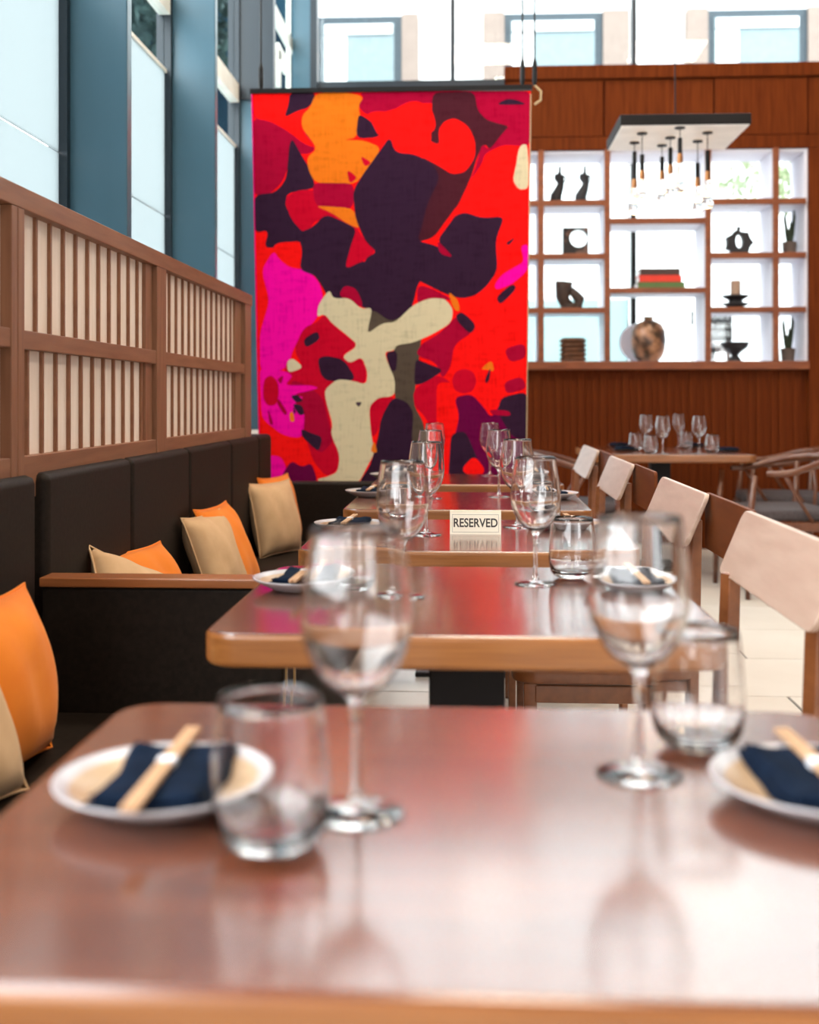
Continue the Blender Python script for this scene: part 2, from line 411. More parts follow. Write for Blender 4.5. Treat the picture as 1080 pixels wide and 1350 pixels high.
# ---------------------------------------------------------------- outside
fc = thing('facade', 'washed-out white building opposite with beige pilasters and pale windows', 'building', (0, 17, 0))
def fx(p): return gx(p, 17)
def fz(y): return gz(y, 1, 17)
box('wall', 'facade_white', (-2.4, 16, .15, .6, -.3, 14), fc)
for a, c in ((530, 552), (637, 665), (795, 830), (905, 933), (1065, 1110), (1240, 1275)):
    box('pilaster', 'facade_beige', (fx(a), fx(c), -.05, .15, fz(125), fz(16)), fc)
for a, c in ((418, 530), (665, 795), (933, 1065), (1110, 1240)):
    f_ = box('window_frame', 'facade_frame', (fx(a), fx(c), .02, .13, fz(125), fz(17)), fc)
    box('pane', 'facade_glass', (fx(a)+.10, fx(c)-.12, -.0, .019, fz(125)+.06, fz(27)), f_)
    box('blind', 'facade_white', (fx(a)+.12, fx(a)+.45, -.03, -.001, fz(125)+.06, fz(44)), f_)
    box('blind', 'facade_white', (fx(a)+.12, fx(c)-.14, -.04, -.031, fz(42), fz(29)), f_)
def blob_tree(name, label, loc, h, r, leafm, nl, sz):
    t = thing(name, label, 'tree', loc)
    MB().tube([(0, 0, 0), (.05, 0, h*.4), (0, .05, h*.75)], [.09, .07, .04]).build('trunk', 'trunk', t)
    mb = MB(); rnd = random.Random(name+label)
    for _ in range(nl):
        d = Vector((rnd.gauss(0, 1), rnd.gauss(0, 1), rnd.gauss(0, 1))).normalized()*r*rnd.random()**.4
        p = Vector((0, 0, h))+Vector((d.x, d.y, d.z*.9)); q = Matrix.Rotation(rnd.random()*6, 3, Vector((rnd.random(), rnd.random(), 1)).normalized())
        v = [mb.bm.verts.new(p+q @ Vector(k)*sz) for k in ((-1, 0, 0), (0, -.5, .2), (1, 0, 0), (0, .5, .2))]; mb._f(v)
    mb.build('foliage', leafm, t, kind='stuff')
blob_tree('street_tree', 'pale sunlit tree outside, seen through the top right shelf cells', (gx(1016, 12.5), 12.5, -.3), gz(222, 3, 12.5)+.3, .62, 'leaf_light', 330, .07)
blob_tree('dark_tree', 'dark leafy tree outside the left windows', (-3.75, 13.1, -.3), 5.9, 1.1, 'leaf_dark', 2500, .09)
dk = thing('dark_building', 'dark blue building outside the upper left windows', 'building', (-4.6, 30, -.3))
box('wall', 'facade_dark', (-.6, 0, -15.5, 14, 0, 13), dk)
for k in range(4): box('window_band', 'facade_band', (0, .1, -15.5, 14, 3*k+1.5, 3*k+2.6), dk)
ss = thing('street_sign', 'dark grey street signboard with white lettering outside, behind the bottom shelf cells', 'sign', (gx(952, 10.2), 10.2, 0))
zb = gz(450, 2, 10.2); zt = gz(411, 2, 10.2)
box('board', 'sign_grey', (-.15, .09, 0, .03, zb, zt), ss)
box('post', 'steel', (-.09, -.06, .0, .03, -.3, zb), ss); box('post', 'steel', (.04, .07, .0, .03, -.3, zb), ss)
box('strip', 'steel', (-.15, .09, 0, .03, zb-.10, zb-.02), ss)
def text(name, body, size, mname, loc, rot, parent, ext=.0004, align='CENTER', sx=1.0, off=0):
    cu = bpy.data.curves.new(name, 'FONT'); cu.body = body; cu.size = size; cu.extrude = ext; cu.offset = off; cu.align_x = align; cu.align_y = 'CENTER'
    to = bpy.data.objects.new('tmp', cu); C.objects.link(to)
    dg = bpy.context.evaluated_depsgraph_get(); me = bpy.data.meshes.new_from_object(to.evaluated_get(dg)); bpy.data.objects.remove(to)
    me.materials.clear(); me.materials.append(M[mname])
    o = bpy.data.objects.new(name, me); C.objects.link(o); o.location = loc; o.rotation_euler = rot; o.scale = (sx, 1, 1)
    o.parent = parent; return o
for k, s_ in enumerate(('ULAB\'S', 'NY DELI', 'STORES')):
    text('lettering', s_, .062, 'white_print', (-.035, -.002, zt-.045-.077*k), (R(90), 0, 0), ss)
bl = thing('street_bollard', 'thin black post outside, seen through the lower middle shelf cell', 'post', (gx(913, 10.2), 10.2, -.3))
MB().lathe([(0, 0), (.012, 0), (.012, gz(410, 2, 10.2)+.3), (0, gz(410, 2, 10.2)+.3)], 10).build('post', 'black_metal', bl)

# ---------------------------------------------------------------- wooden slatted screen on the left
XS = -.905
scr = thing('slatted_screen', 'brown timber lattice screen with pale panels standing behind the long bench', 'screen', (XS, 0, 0))
zT, zM1, zM0, zB1, zB0 = 1.492, 1.208, 1.170, .955, .905
y0s, yEnd = 1.15, gy(327, XS)
box('top_rail', 'screen_rail_wood', (-.04, .018, y0s, yEnd, 1.448, zT), scr, bevel=.002)
box('middle_rail', 'screen_rail_wood', (-.038, .014, y0s, yEnd, zM0, zM1), scr, bevel=.002)
box('bottom_rail', 'screen_rail_wood', (-.038, .014, y0s, yEnd, .87, zB1), scr, bevel=.002)
Yp = [(gy(4, XS), gy(12.5, XS)), (gy(12.7, XS), gy(22, XS)), (gy(190, XS), gy(199, XS)), (gy(199.5, XS), gy(212, XS)), (gy(309, XS), gy(317, XS)), (gy(318, XS), gy(326, XS)), (y0s, y0s+.04)]
for k, (a, c) in enumerate(Yp):
    d = 0.0 if k in (2, 4) else .017
    box('post', 'screen_wood', (-.03, d if d else .004, a+.001, c-.001, .87, 1.448), scr, bevel=.002)
spans = [(Yp[1][1], Yp[2][0]), (Yp[3][1], Yp[4][0]), (y0s+.04, Yp[0][0])]
for (a, c) in spans:
    for z0, z1 in ((zB1, zM0), (zM1, 1.448)):
        box('panel', 'paper', (-.016, -.006, a, c, z0, z1), scr)
sl = None
for (a, c) in spans:
    cnt = round((c-a)/.0785)
    for z0 in (0, 1):
        for k in range(cnt):
            y = a+(k+(.28 if z0 else .72))*(c-a)/cnt
            if sl is None:
                sl = MB().box(-.009, .001, -.005, .005, 0, 1).build('slat', 'screen_wood', scr); o = sl
            else: o = sl.copy(); C.objects.link(o); o.parent = scr
            z_a, z_b = ((zM1, 1.448) if z0 else (zB1, zM0))
            o.location = (0, y, z_a); o.scale = (1, 1, z_b-z_a)

# ---------------------------------------------------------------- bench
XF = -.865      # front face of the backrest
SE = -.385      # front edge of the seat
def cush(b6, parent, name='back_panel', bev=.018):
    return box(name, 'leather', b6, parent, bevel=bev)
def bench(name, label, ya, yb, seams):
    t = thing(name, label, 'bench', (0, ya, 0))
    s_ = box('seat', 'leather', (XF, SE, .0, yb-ya, .30, .45), t, bevel=.03)
    box('base', 'leather', (-1.10, SE-.02, .0, yb-ya, .0, .30), t)
    for a, c in zip(seams, seams[1:]):
        cush((-1.02, XF, a-ya+.002, c-ya-.002, .30, .918), t)
    box('seat_back_frame', 'leather', (-1.24, -1.02, 0, yb-ya, 0, .86), t)
    return t
P1, P2 = 2.27, 4.95
bench('banquette', 'dark brown leather bench section nearest the camera, left of the front tables', .1, P1-.03, [.1, .75, 1.35, 1.95, P1-.03])
bench('banquette', 'dark brown leather bench section beyond the wooden topped partition, with tall channelled back', P1+.03, P2-.0, [P1+.02, gy(175, XF), gy(251, XF), gy(306, XF), gy(342, XF), P2-.02])
pt = thing('bench_partition', 'low dark leather partition with an orange-brown wooden cap between the bench sections', 'partition', (0, P1, 0))
box('upholstery', 'leather', (XF+.002, -.37, -.028, .028, .0, .692), pt, bevel=.008)
box('wooden_cap', 'cap_wood', (XF+.002, -.36, -.034, .034, .693, .712), pt, bevel=.003)
for x in (-.3665, -.350): box('metal_trim', 'brass', (x, x+.004, -.03, -.022, 0, .69), pt)
pt = thing('end_backrest', 'low dark leather backrest closing the far end of the bench under the tapestry', 'partition', (0, P2, 0))
box('upholstery', 'leather', (-.95, -.42, .0, .10, .0, .705), pt, bevel=.012)

# ---------------------------------------------------------------- cushions
def cushion(label, loc, rz, lean, s, th, mname, roll=0, seed=0):
    t = thing('cushion', label, 'cushion', loc, rz, None)
    t.rotation_euler = Matrix.Rotation(rz, 3, 'Z').to_4x4().to_3x3().to_euler()
    rm = Matrix.Rotation(rz, 3, 'Z') @ Matrix.Rotation(-lean, 3, 'Y') @ Matrix.Rotation(roll, 3, 'X')
    t.rotation_euler = rm.to_euler()
    N = 16; mb = MB(); rnd = random.Random(seed); ph = [rnd.random()*6 for _ in range(6)]
    def P(u, v, sd):
        k = (1-abs(u)**2.6)*(1-abs(v)**2.6); h = th/2*max(k, 0)**.55
        w_ = .004*sin(5*u+ph[0])*sin(4*v+ph[1])+.0025*sin(11*u+ph[2]+3*v)*k
        pin = 1-.07*(1-abs(v)**3)*(abs(u)**2); pin2 = 1-.07*(1-abs(u)**3)*(abs(v)**2)
        return Vector((sd*(h+w_*min(1, k*3)), u*s/2*pin, s/2*.97+v*s/2*pin2))
    for sd in (-1, 1):
        g = [[mb.bm.verts.new(P(-1+2*i/N, -1+2*j/N, sd)) for j in range(N+1)] for i in range(N+1)]
        for i in range(N):
            for j in range(N): mb._f([g[i][j], g[i+1][j], g[i+1][j+1], g[i][j+1]])
    bmesh.ops.remove_doubles(mb.bm, verts=mb.bm.verts, dist=.0002)
    mb.build('cover', mname, t, smooth=True)
    path = []
    for a, c, e, f in ((-1, -1, 1, 0), (1, -1, 0, 1), (1, 1, -1, 0), (-1, 1, 0, -1)):
        for i in range(12): q = 2*i/12; path.append(P(a+e*q, c+f*q, 1))
    MB().tube(path, .003, 6, closed=True).build('piping', mname, t, smooth=True)
    return t
cushion('orange cushion at the left edge of the frame, on the nearest bench', (-.755, 1.84, .455), R(-4), R(10), .295, .14, 'orange_fabric', seed=1)
cushion('cream cushion in front of the orange one at the left edge of the frame', (-.735, 1.64, .455), R(-14), R(22), .27, .12, 'cream_fabric', seed=2)
cushion('orange cushion slumped low just behind the wooden topped partition', (-.74, 2.84, .455), R(-14), R(28), .27, .11, 'orange_fabric', seed=3)
cushion('cream cushion slumped low just behind the wooden topped partition', (-.71, 2.50, .475), R(-16), R(32), .28, .11, 'cream_fabric', roll=R(-27), seed=4)
cushion('orange cushion of the middle pair on the bench', (-.71, 3.58, .45), R(-6), R(23), .31, .11, 'orange_fabric', seed=5)
cushion('cream cushion of the middle pair on the bench', (-.73, 3.44, .45), R(-10), R(20), .29, .11, 'cream_fabric', seed=6)
cushion('orange cushion of the farthest pair, in the bench corner', (-.765, 4.72, .45), R(-14), R(12), .31, .11, 'orange_fabric', seed=7)
cushion('cream cushion of the farthest pair, in the bench corner', (-.755, 4.52, .45), R(-24), R(12), .30, .12, 'cream_fabric', seed=8)

# ---------------------------------------------------------------- tables
TD = ['nearest table', 'second table from the front', 'third table from the front', 'fourth table from the front', 'farthest table of the row']
TY = [(.605, 1.19), (1.535, 2.18), (2.39, 3.03), (3.29, 3.93), (4.27, 4.87)]
TXc = [-.0, -.004, -.004, -.008, -.01]
def make_table(x0, x1, y0, y1, label, group=None, name='dining_table'):
    t = thing(name, label, 'table', ((x0+x1)/2, (y0+y1)/2, 0), 0, group)
    hx, hy = (x1-x0)/2, (y1-y0)/2
    mb = MB(); mb.use('edge_wood'); mb.prism(rrect(-hx, hx, -hy, hy, .05, 8), lambda p, d: (p[0], p[1], d), .702, .75)
    mb.use('table_wood')
    for f in mb.bm.faces:
        f.normal_update()
        if abs(f.normal.z) > .9 and f.calc_center_median().z > .74: f.material_index = mb.cur
    mb.build('tabletop', None, t, bevel=.009, bseg=4)
    box('column', 'black_metal', (-.06, .06, -.06, .06, .02, .70), t, bevel=.004)
    box('base_plate', 'black_metal', (-.20, .20, -.20, .20, .0, .018), t, bevel=.004)
    return t
for k, (a, c) in enumerate(TY):
    make_table(TXc[k]-.366, TXc[k]+.364, a, c, ['brown wooden dining table nearest the camera, filling the foreground',
        'brown wooden dining table, second from the front', 'brown wooden dining table carrying the reserved sign',
        'brown wooden dining table just beyond the one with the reserved sign', 'brown wooden dining table farthest along the row, before the tapestry'][k])

# glassware
def prof_interp(p, n=3):
    out = []
    for i in range(len(p)-1):
        p0 = p[max(i-1, 0)]; p1 = p[i]; p2 = p[i+1]; p3 = p[min(i+2, len(p)-1)]
        for k in range(n):
            t = k/n
            out.append(tuple(max(0, .5*((2*p1[j])+(-p0[j]+p2[j])*t+(2*p0[j]-5*p1[j]+4*p2[j]-p3[j])*t*t+(-p0[j]+3*p1[j]-3*p2[j]+p3[j])*t**3)) for j in (0, 1)))
    return out+[p[-1]]
def wine(label, loc):
    t = thing('wine_glass', label, 'glass', loc)
    o_ = prof_interp([(0, .0905), (.010, .0925), (.024, .102), (.0365, .121), (.0430, .147), (.0420, .175), (.0385, .2), (.0352, .220)])
    i_ = prof_interp([(.0345, .2202), (.0377, .2), (.0411, .175), (.0420, .147), (.0353, .1225), (.0228, .1045), (.010, .0965), (0, .0955)])
    MB().lathe(o_+i_, 40).build('bowl', 'glass', t, smooth=True)
    MB().lathe([(0, .0075)]+prof_interp([(.0075, .0078), (.0048, .014), (.0038, .030), (.0036, .065), (.0050, .084), (.0085, .0907)])+[(0, .0902)], 20).build('stem', 'glass', t, smooth=True)
    MB().lathe([(0, 0.0003), (.034, .0003), (.0365, .0012), (.036, .0020), (.022, .0038), (.010, .0072), (0, .0074)], 40).build('foot', 'glass', t, smooth=True)
    return t
def tumbler(label, loc):
    o_ = prof_interp([(.021, .0003), (.031, .004), (.0385, .013), (.0422, .030), (.0425, .048), (.040, .080), (.0365, .108)])
    i_ = prof_interp([(.0357, .1082), (.0391, .080), (.0414, .048), (.0406, .031), (.0358, .018), (.027, .0115), (0, .010)])
    o = MB().lathe([(0, .0003)]+o_+i_, 40).build('tumbler', 'glass', None, smooth=True)
    o.location = loc; return tag(o, label, 'glass')
wg = wine('x', (0, 0, 0)); tg = tumbler('x', (0, 0, 0)); used = {'w': 0, 't': 0}
def put(kind, label, loc, group=None):
    root = wg if kind == 'w' else tg
    if not used[kind]:
        used[kind] = 1; root.location = loc; root['label'] = label
        if group: root['group'] = group
        return root
    o = dup(root, loc, None, label, group)
    if not group and 'group' in o: del o['group']
    return o
put('w', 'left wine glass on the nearest table', on(470, 1073))
put('w', 'right wine glass on the nearest table', on(843, 1021))
put('t', 'left stemless tumbler on the nearest table, beside the plate', on(357, 1116))
put('t', 'right stemless tumbler on the nearest table, behind the wine glass', on(920, 985))
put('w', 'left wine glass on the second table from the front', on(531, 787))
put('w', 'right wine glass on the second table from the front', on(706, 770))
put('t', 'left stemless tumbler on the second table from the front', on(467, 781))
put('t', 'right stemless tumbler on the second table from the front', on(755, 762))
put('w', 'left wine glass on the table with the reserved sign', on(562, 705))
put('w', 'right wine glass on the table with the reserved sign', on(682, 695))
put('t', 'left stemless tumbler on the table with the reserved sign', on(522, 700))
put('t', 'right stemless tumbler on the table with the reserved sign', on(717, 694))
put('w', 'left wine glass on the fourth table from the front', on(568, 657))
put('w', 'right wine glass on the fourth table from the front', on(658, 655))
put('w', 'left wine glass on the farthest table of the row', on(573, 628))
put('w', 'right wine glass on the farthest table of the row', on(646, 627))

# plates with napkins and chopsticks
def plate_set(where, side, loc, rz):
    p = thing('plate', '%s plate on the %s, pale rimmed with tan inside' % (side, where), 'plate', loc)
    prof = [(0, .0005), (.045, .0005), (.060, .006), (.078, .0145), (.0855, .0195), (.0862, .0212), (.0845, .0218), (.074, .0172), (.056, .0105), (.04, .009), (0, .009)]
    mb = MB().use('plate_glaze'); mb.lathe(prof_interp(prof, 2), 48)
    mb.use('plate_inside')
    for f in mb.bm.faces:
        c = f.calc_center_median(); r = math.hypot(c.x, c.y)
        if r < .073 and c.z > .0085: f.material_index = mb.cur
    mb.build('dish', None, p, smooth=True)
    nz = loc[2]+.0095
    nk = thing('napkin', 'folded navy napkin on the %s plate of the %s' % (side, where), 'napkin', (loc[0], loc[1], nz), rz)
    # folded cloth: soft slab, three layers, draped ends over the rim
    mb = MB(); N = 14
    for l in range(2):
        sx, sy = .045-.003*l, .070-.003*l
        top, bot = [], []
        for i in range(N+1):
            for j in range(N+1):
                u, v = -1+2*i/N, -1+2*j/N
                x = u*sx+.0015*sin(6*v+l); y = v*sy+.0015*sin(5*u)
                r = math.hypot(x, y); base = max(0, (r-.050))*.32+.0006
                z = base+.006*l
                e = (1-abs(u)**8)*(1-abs(v)**8)
                bot.append(mb.bm.verts.new((x, y, z))); top.append(mb.bm.verts.new((x, y, z+.0015+.0078*e**.5+.0012*sin(7*u+3*v)*e)))
        id_ = lambda i, j: i*(N+1)+j
        for i in range(N):
            for j in range(N):
                mb._f([top[id_(i, j)], top[id_(i+1, j)], top[id_(i+1, j+1)], top[id_(i, j+1)]])
                mb._f([bot[id_(i, j)], bot[id_(i, j+1)], bot[id_(i+1, j+1)], bot[id_(i+1, j)]])
        for i in range(N):
            for a, c in ((id_(i, 0), id_(i+1, 0)), (id_(i, N), id_(i+1, N)), (id_(0, i), id_(0, i+1)), (id_(N, i), id_(N, i+1))):
                mb._f([bot[a], bot[c], top[c], top[a]])
    mb.build('folded_cloth', 'navy_cloth', nk, smooth=True)
    cs = thing('chopsticks', 'banded chopsticks on the %s napkin, %s' % (side, where), 'chopsticks', (loc[0], loc[1], nz+.0170), rz*.6)
    for s_ in (-1, 1):
        q = MB().box(s_*.0034-.0028, s_*.0034+.0028, -.100, .100, 0, .0050).build('chopstick', 'chopstick_wood', cs, bevel=.001)
    mb = MB().box(-.0070, .0070, .002, .014, -.0006, .0058).build('paper_band', 'white_paper', cs)
    return p
def pl(k, side, px, py, rz):
    v = on(px, py, .766); plate_set(TD[k], side, (v.x, v.y, .75), rz)
pl(0, 'left', 217, 1030, R(1)); pl(0, 'right', 1083, 1032, R(4))
pl(1, 'left', 401, 764, R(-4)); pl(1, 'right', 838, 768, R(5))
pl(2, 'left', 461, 691, R(-4)); pl(2, 'right', 752, 690, R(5))
pl(3, 'left', 490, 648, R(-4)); pl(3, 'right', 727, 651, R(5))
pl(4, 'left', 516, 626, R(-4)); pl(4, 'right', 706, 627, R(5))

# reserved sign
v = on(627, 704.5)
sg = thing('reserved_sign', 'small cream table sign reading RESERVED on the third table', 'sign', (v.x, v.y, .75), R(0))
tl_ = R(-10)
mbx = Matrix.Rotation(tl_, 4, 'X')
MB().box(-.0605, .0605, 0, .003, 0, .052, mbx).build('card', 'sign_card', sg)
MB().box(-.0605, .0605, .018, .021, 0, .052, Matrix.Translation((0, .004, 0)) @ Matrix.Rotation(R(12), 4, 'X')).build('rear_card', 'sign_card', sg)
fr = MB()
for a in ((-.055, .055, .0462, .0468), (-.055, .055, .005, .0056), (-.055, -.0545, .005, .0468), (.0545, .055, .005, .0468)):
    fr.box(a[0], a[1], -.0004, .0, a[2], a[3], mbx)
fr.build('border_line', 'ink', sg)
lt = text('lettering', 'RESERVED', .030, 'ink', mbx @ Vector((0, -.0002, .0262)), (R(90)+tl_, 0, 0), sg, ext=.0003, off=.0007)
lw = max(v_.co.x for v_ in lt.data.vertices)-min(v_.co.x for v_ in lt.data.vertices)
lt.scale = (.104/lw, .95, 1)
for v_ in lt.data.vertices: pass

# ---------------------------------------------------------------- dining chairs
def shp(y0, y1, z0, z1, r, sk=0):
    return [(p[0], p[1]) for p in rrect(y0, y1, z0, z1, r, 5)]
def make_chair(label):
    t = thing('dining_chair', label, 'chair', (0, 0, 0))
    # local: facing -X, y=0 at the far end of the backrest, x=0 at the top of the backrest; built for z up
    def bf(p, d):       # reclined board, thickness along x
        rec = (.113-(p[1]-.752))*-.42
        return (rec+d, p[0], p[1])
    MB().prism(shp(-.57, 0, .752, .865, .018), bf, 0, .011).build('backrest', 'plywood', t, bevel=.002)
    MB().prism(shp(-.92, -.50, .742, .865, .014), lambda p, d: (.012+d, p[0], p[1]), 0, .010).build('side_panel', 'back_panel_wood', t, bevel=.002)
    mb = MB().prism(rrect(-.41, -.0, -.50, -.04, .05, 6), lambda p, d: (p[0], p[1], d), .435, .468).build('seat', 'chair_wood', t, bevel=.006)
    for (x, y, top) in ((-.014, -.47, .80), (-.050, -.075, .76), (-.37, -.47, .434), (-.37, -.07, .434)):
        mb = MB(); wx = .017
        if top > .5:
            q = Matrix.Translation((x, y, 0)) @ Matrix.Rotation(R(30), 4, 'Z')
            xs = .060; wx = 0
        else:
            q = Matrix.Translation((x, y, 0)); xs = .0
        a = [(-.014, -.012), (.014, -.012), (.014, .012), (-.014, .012)]
        lv = [(0, .8, .0), (.46, 1.15, 0), (top, 1.0, .012)] if xs else [(0, .75, 0), (top, 1.1, 0)]
        rings = [[mb.bm.verts.new(q @ Vector((px_*s_+o_, py_*s_, z))) for px_, py_ in a] for z, s_, o_ in lv]
        for r0, r1 in zip(rings, rings[1:]):
            for i in range(4): mb._f([r0[i], r0[(i+1) % 4], r1[(i+1) % 4], r1[i]])
        mb._f(rings[0][::-1]); mb._f(rings[-1])
        mb.build('leg', 'chair_wood', t, bevel=.003)
    box('rear_rail', 'chair_wood', (-.058, -.034, -.46, -.09, .39, .43), t, bevel=.003)
    box('seat_rail', 'chair_wood', (-.36, -.03, -.485, -.465, .39, .43), t, bevel=.003)
    box('seat_rail', 'chair_wood', (-.36, -.03, -.08, -.06, .39, .43), t, bevel=.003)
    return t
ch0 = make_chair('x')
CX = .505
tips = [gy(981, CX), gy(872, CX), gy(804, CX), gy(769, CX)]
labs = ['dining chair nearest on the right, cut by the frame, wide pale slanted backrest', 'dining chair with pale glossy backrest at the table with the reserved sign',
        'dining chair with pale backrest at the fourth table from the front', 'smallest, farthest dining chair of the right-hand row by the tables']
for k, y in enumerate(tips):
    if k == 0: ch0.location = (CX, y, 0); ch0['label'] = labs[0]
    else: dup(ch0, (CX, y, 0), 0, labs[k])

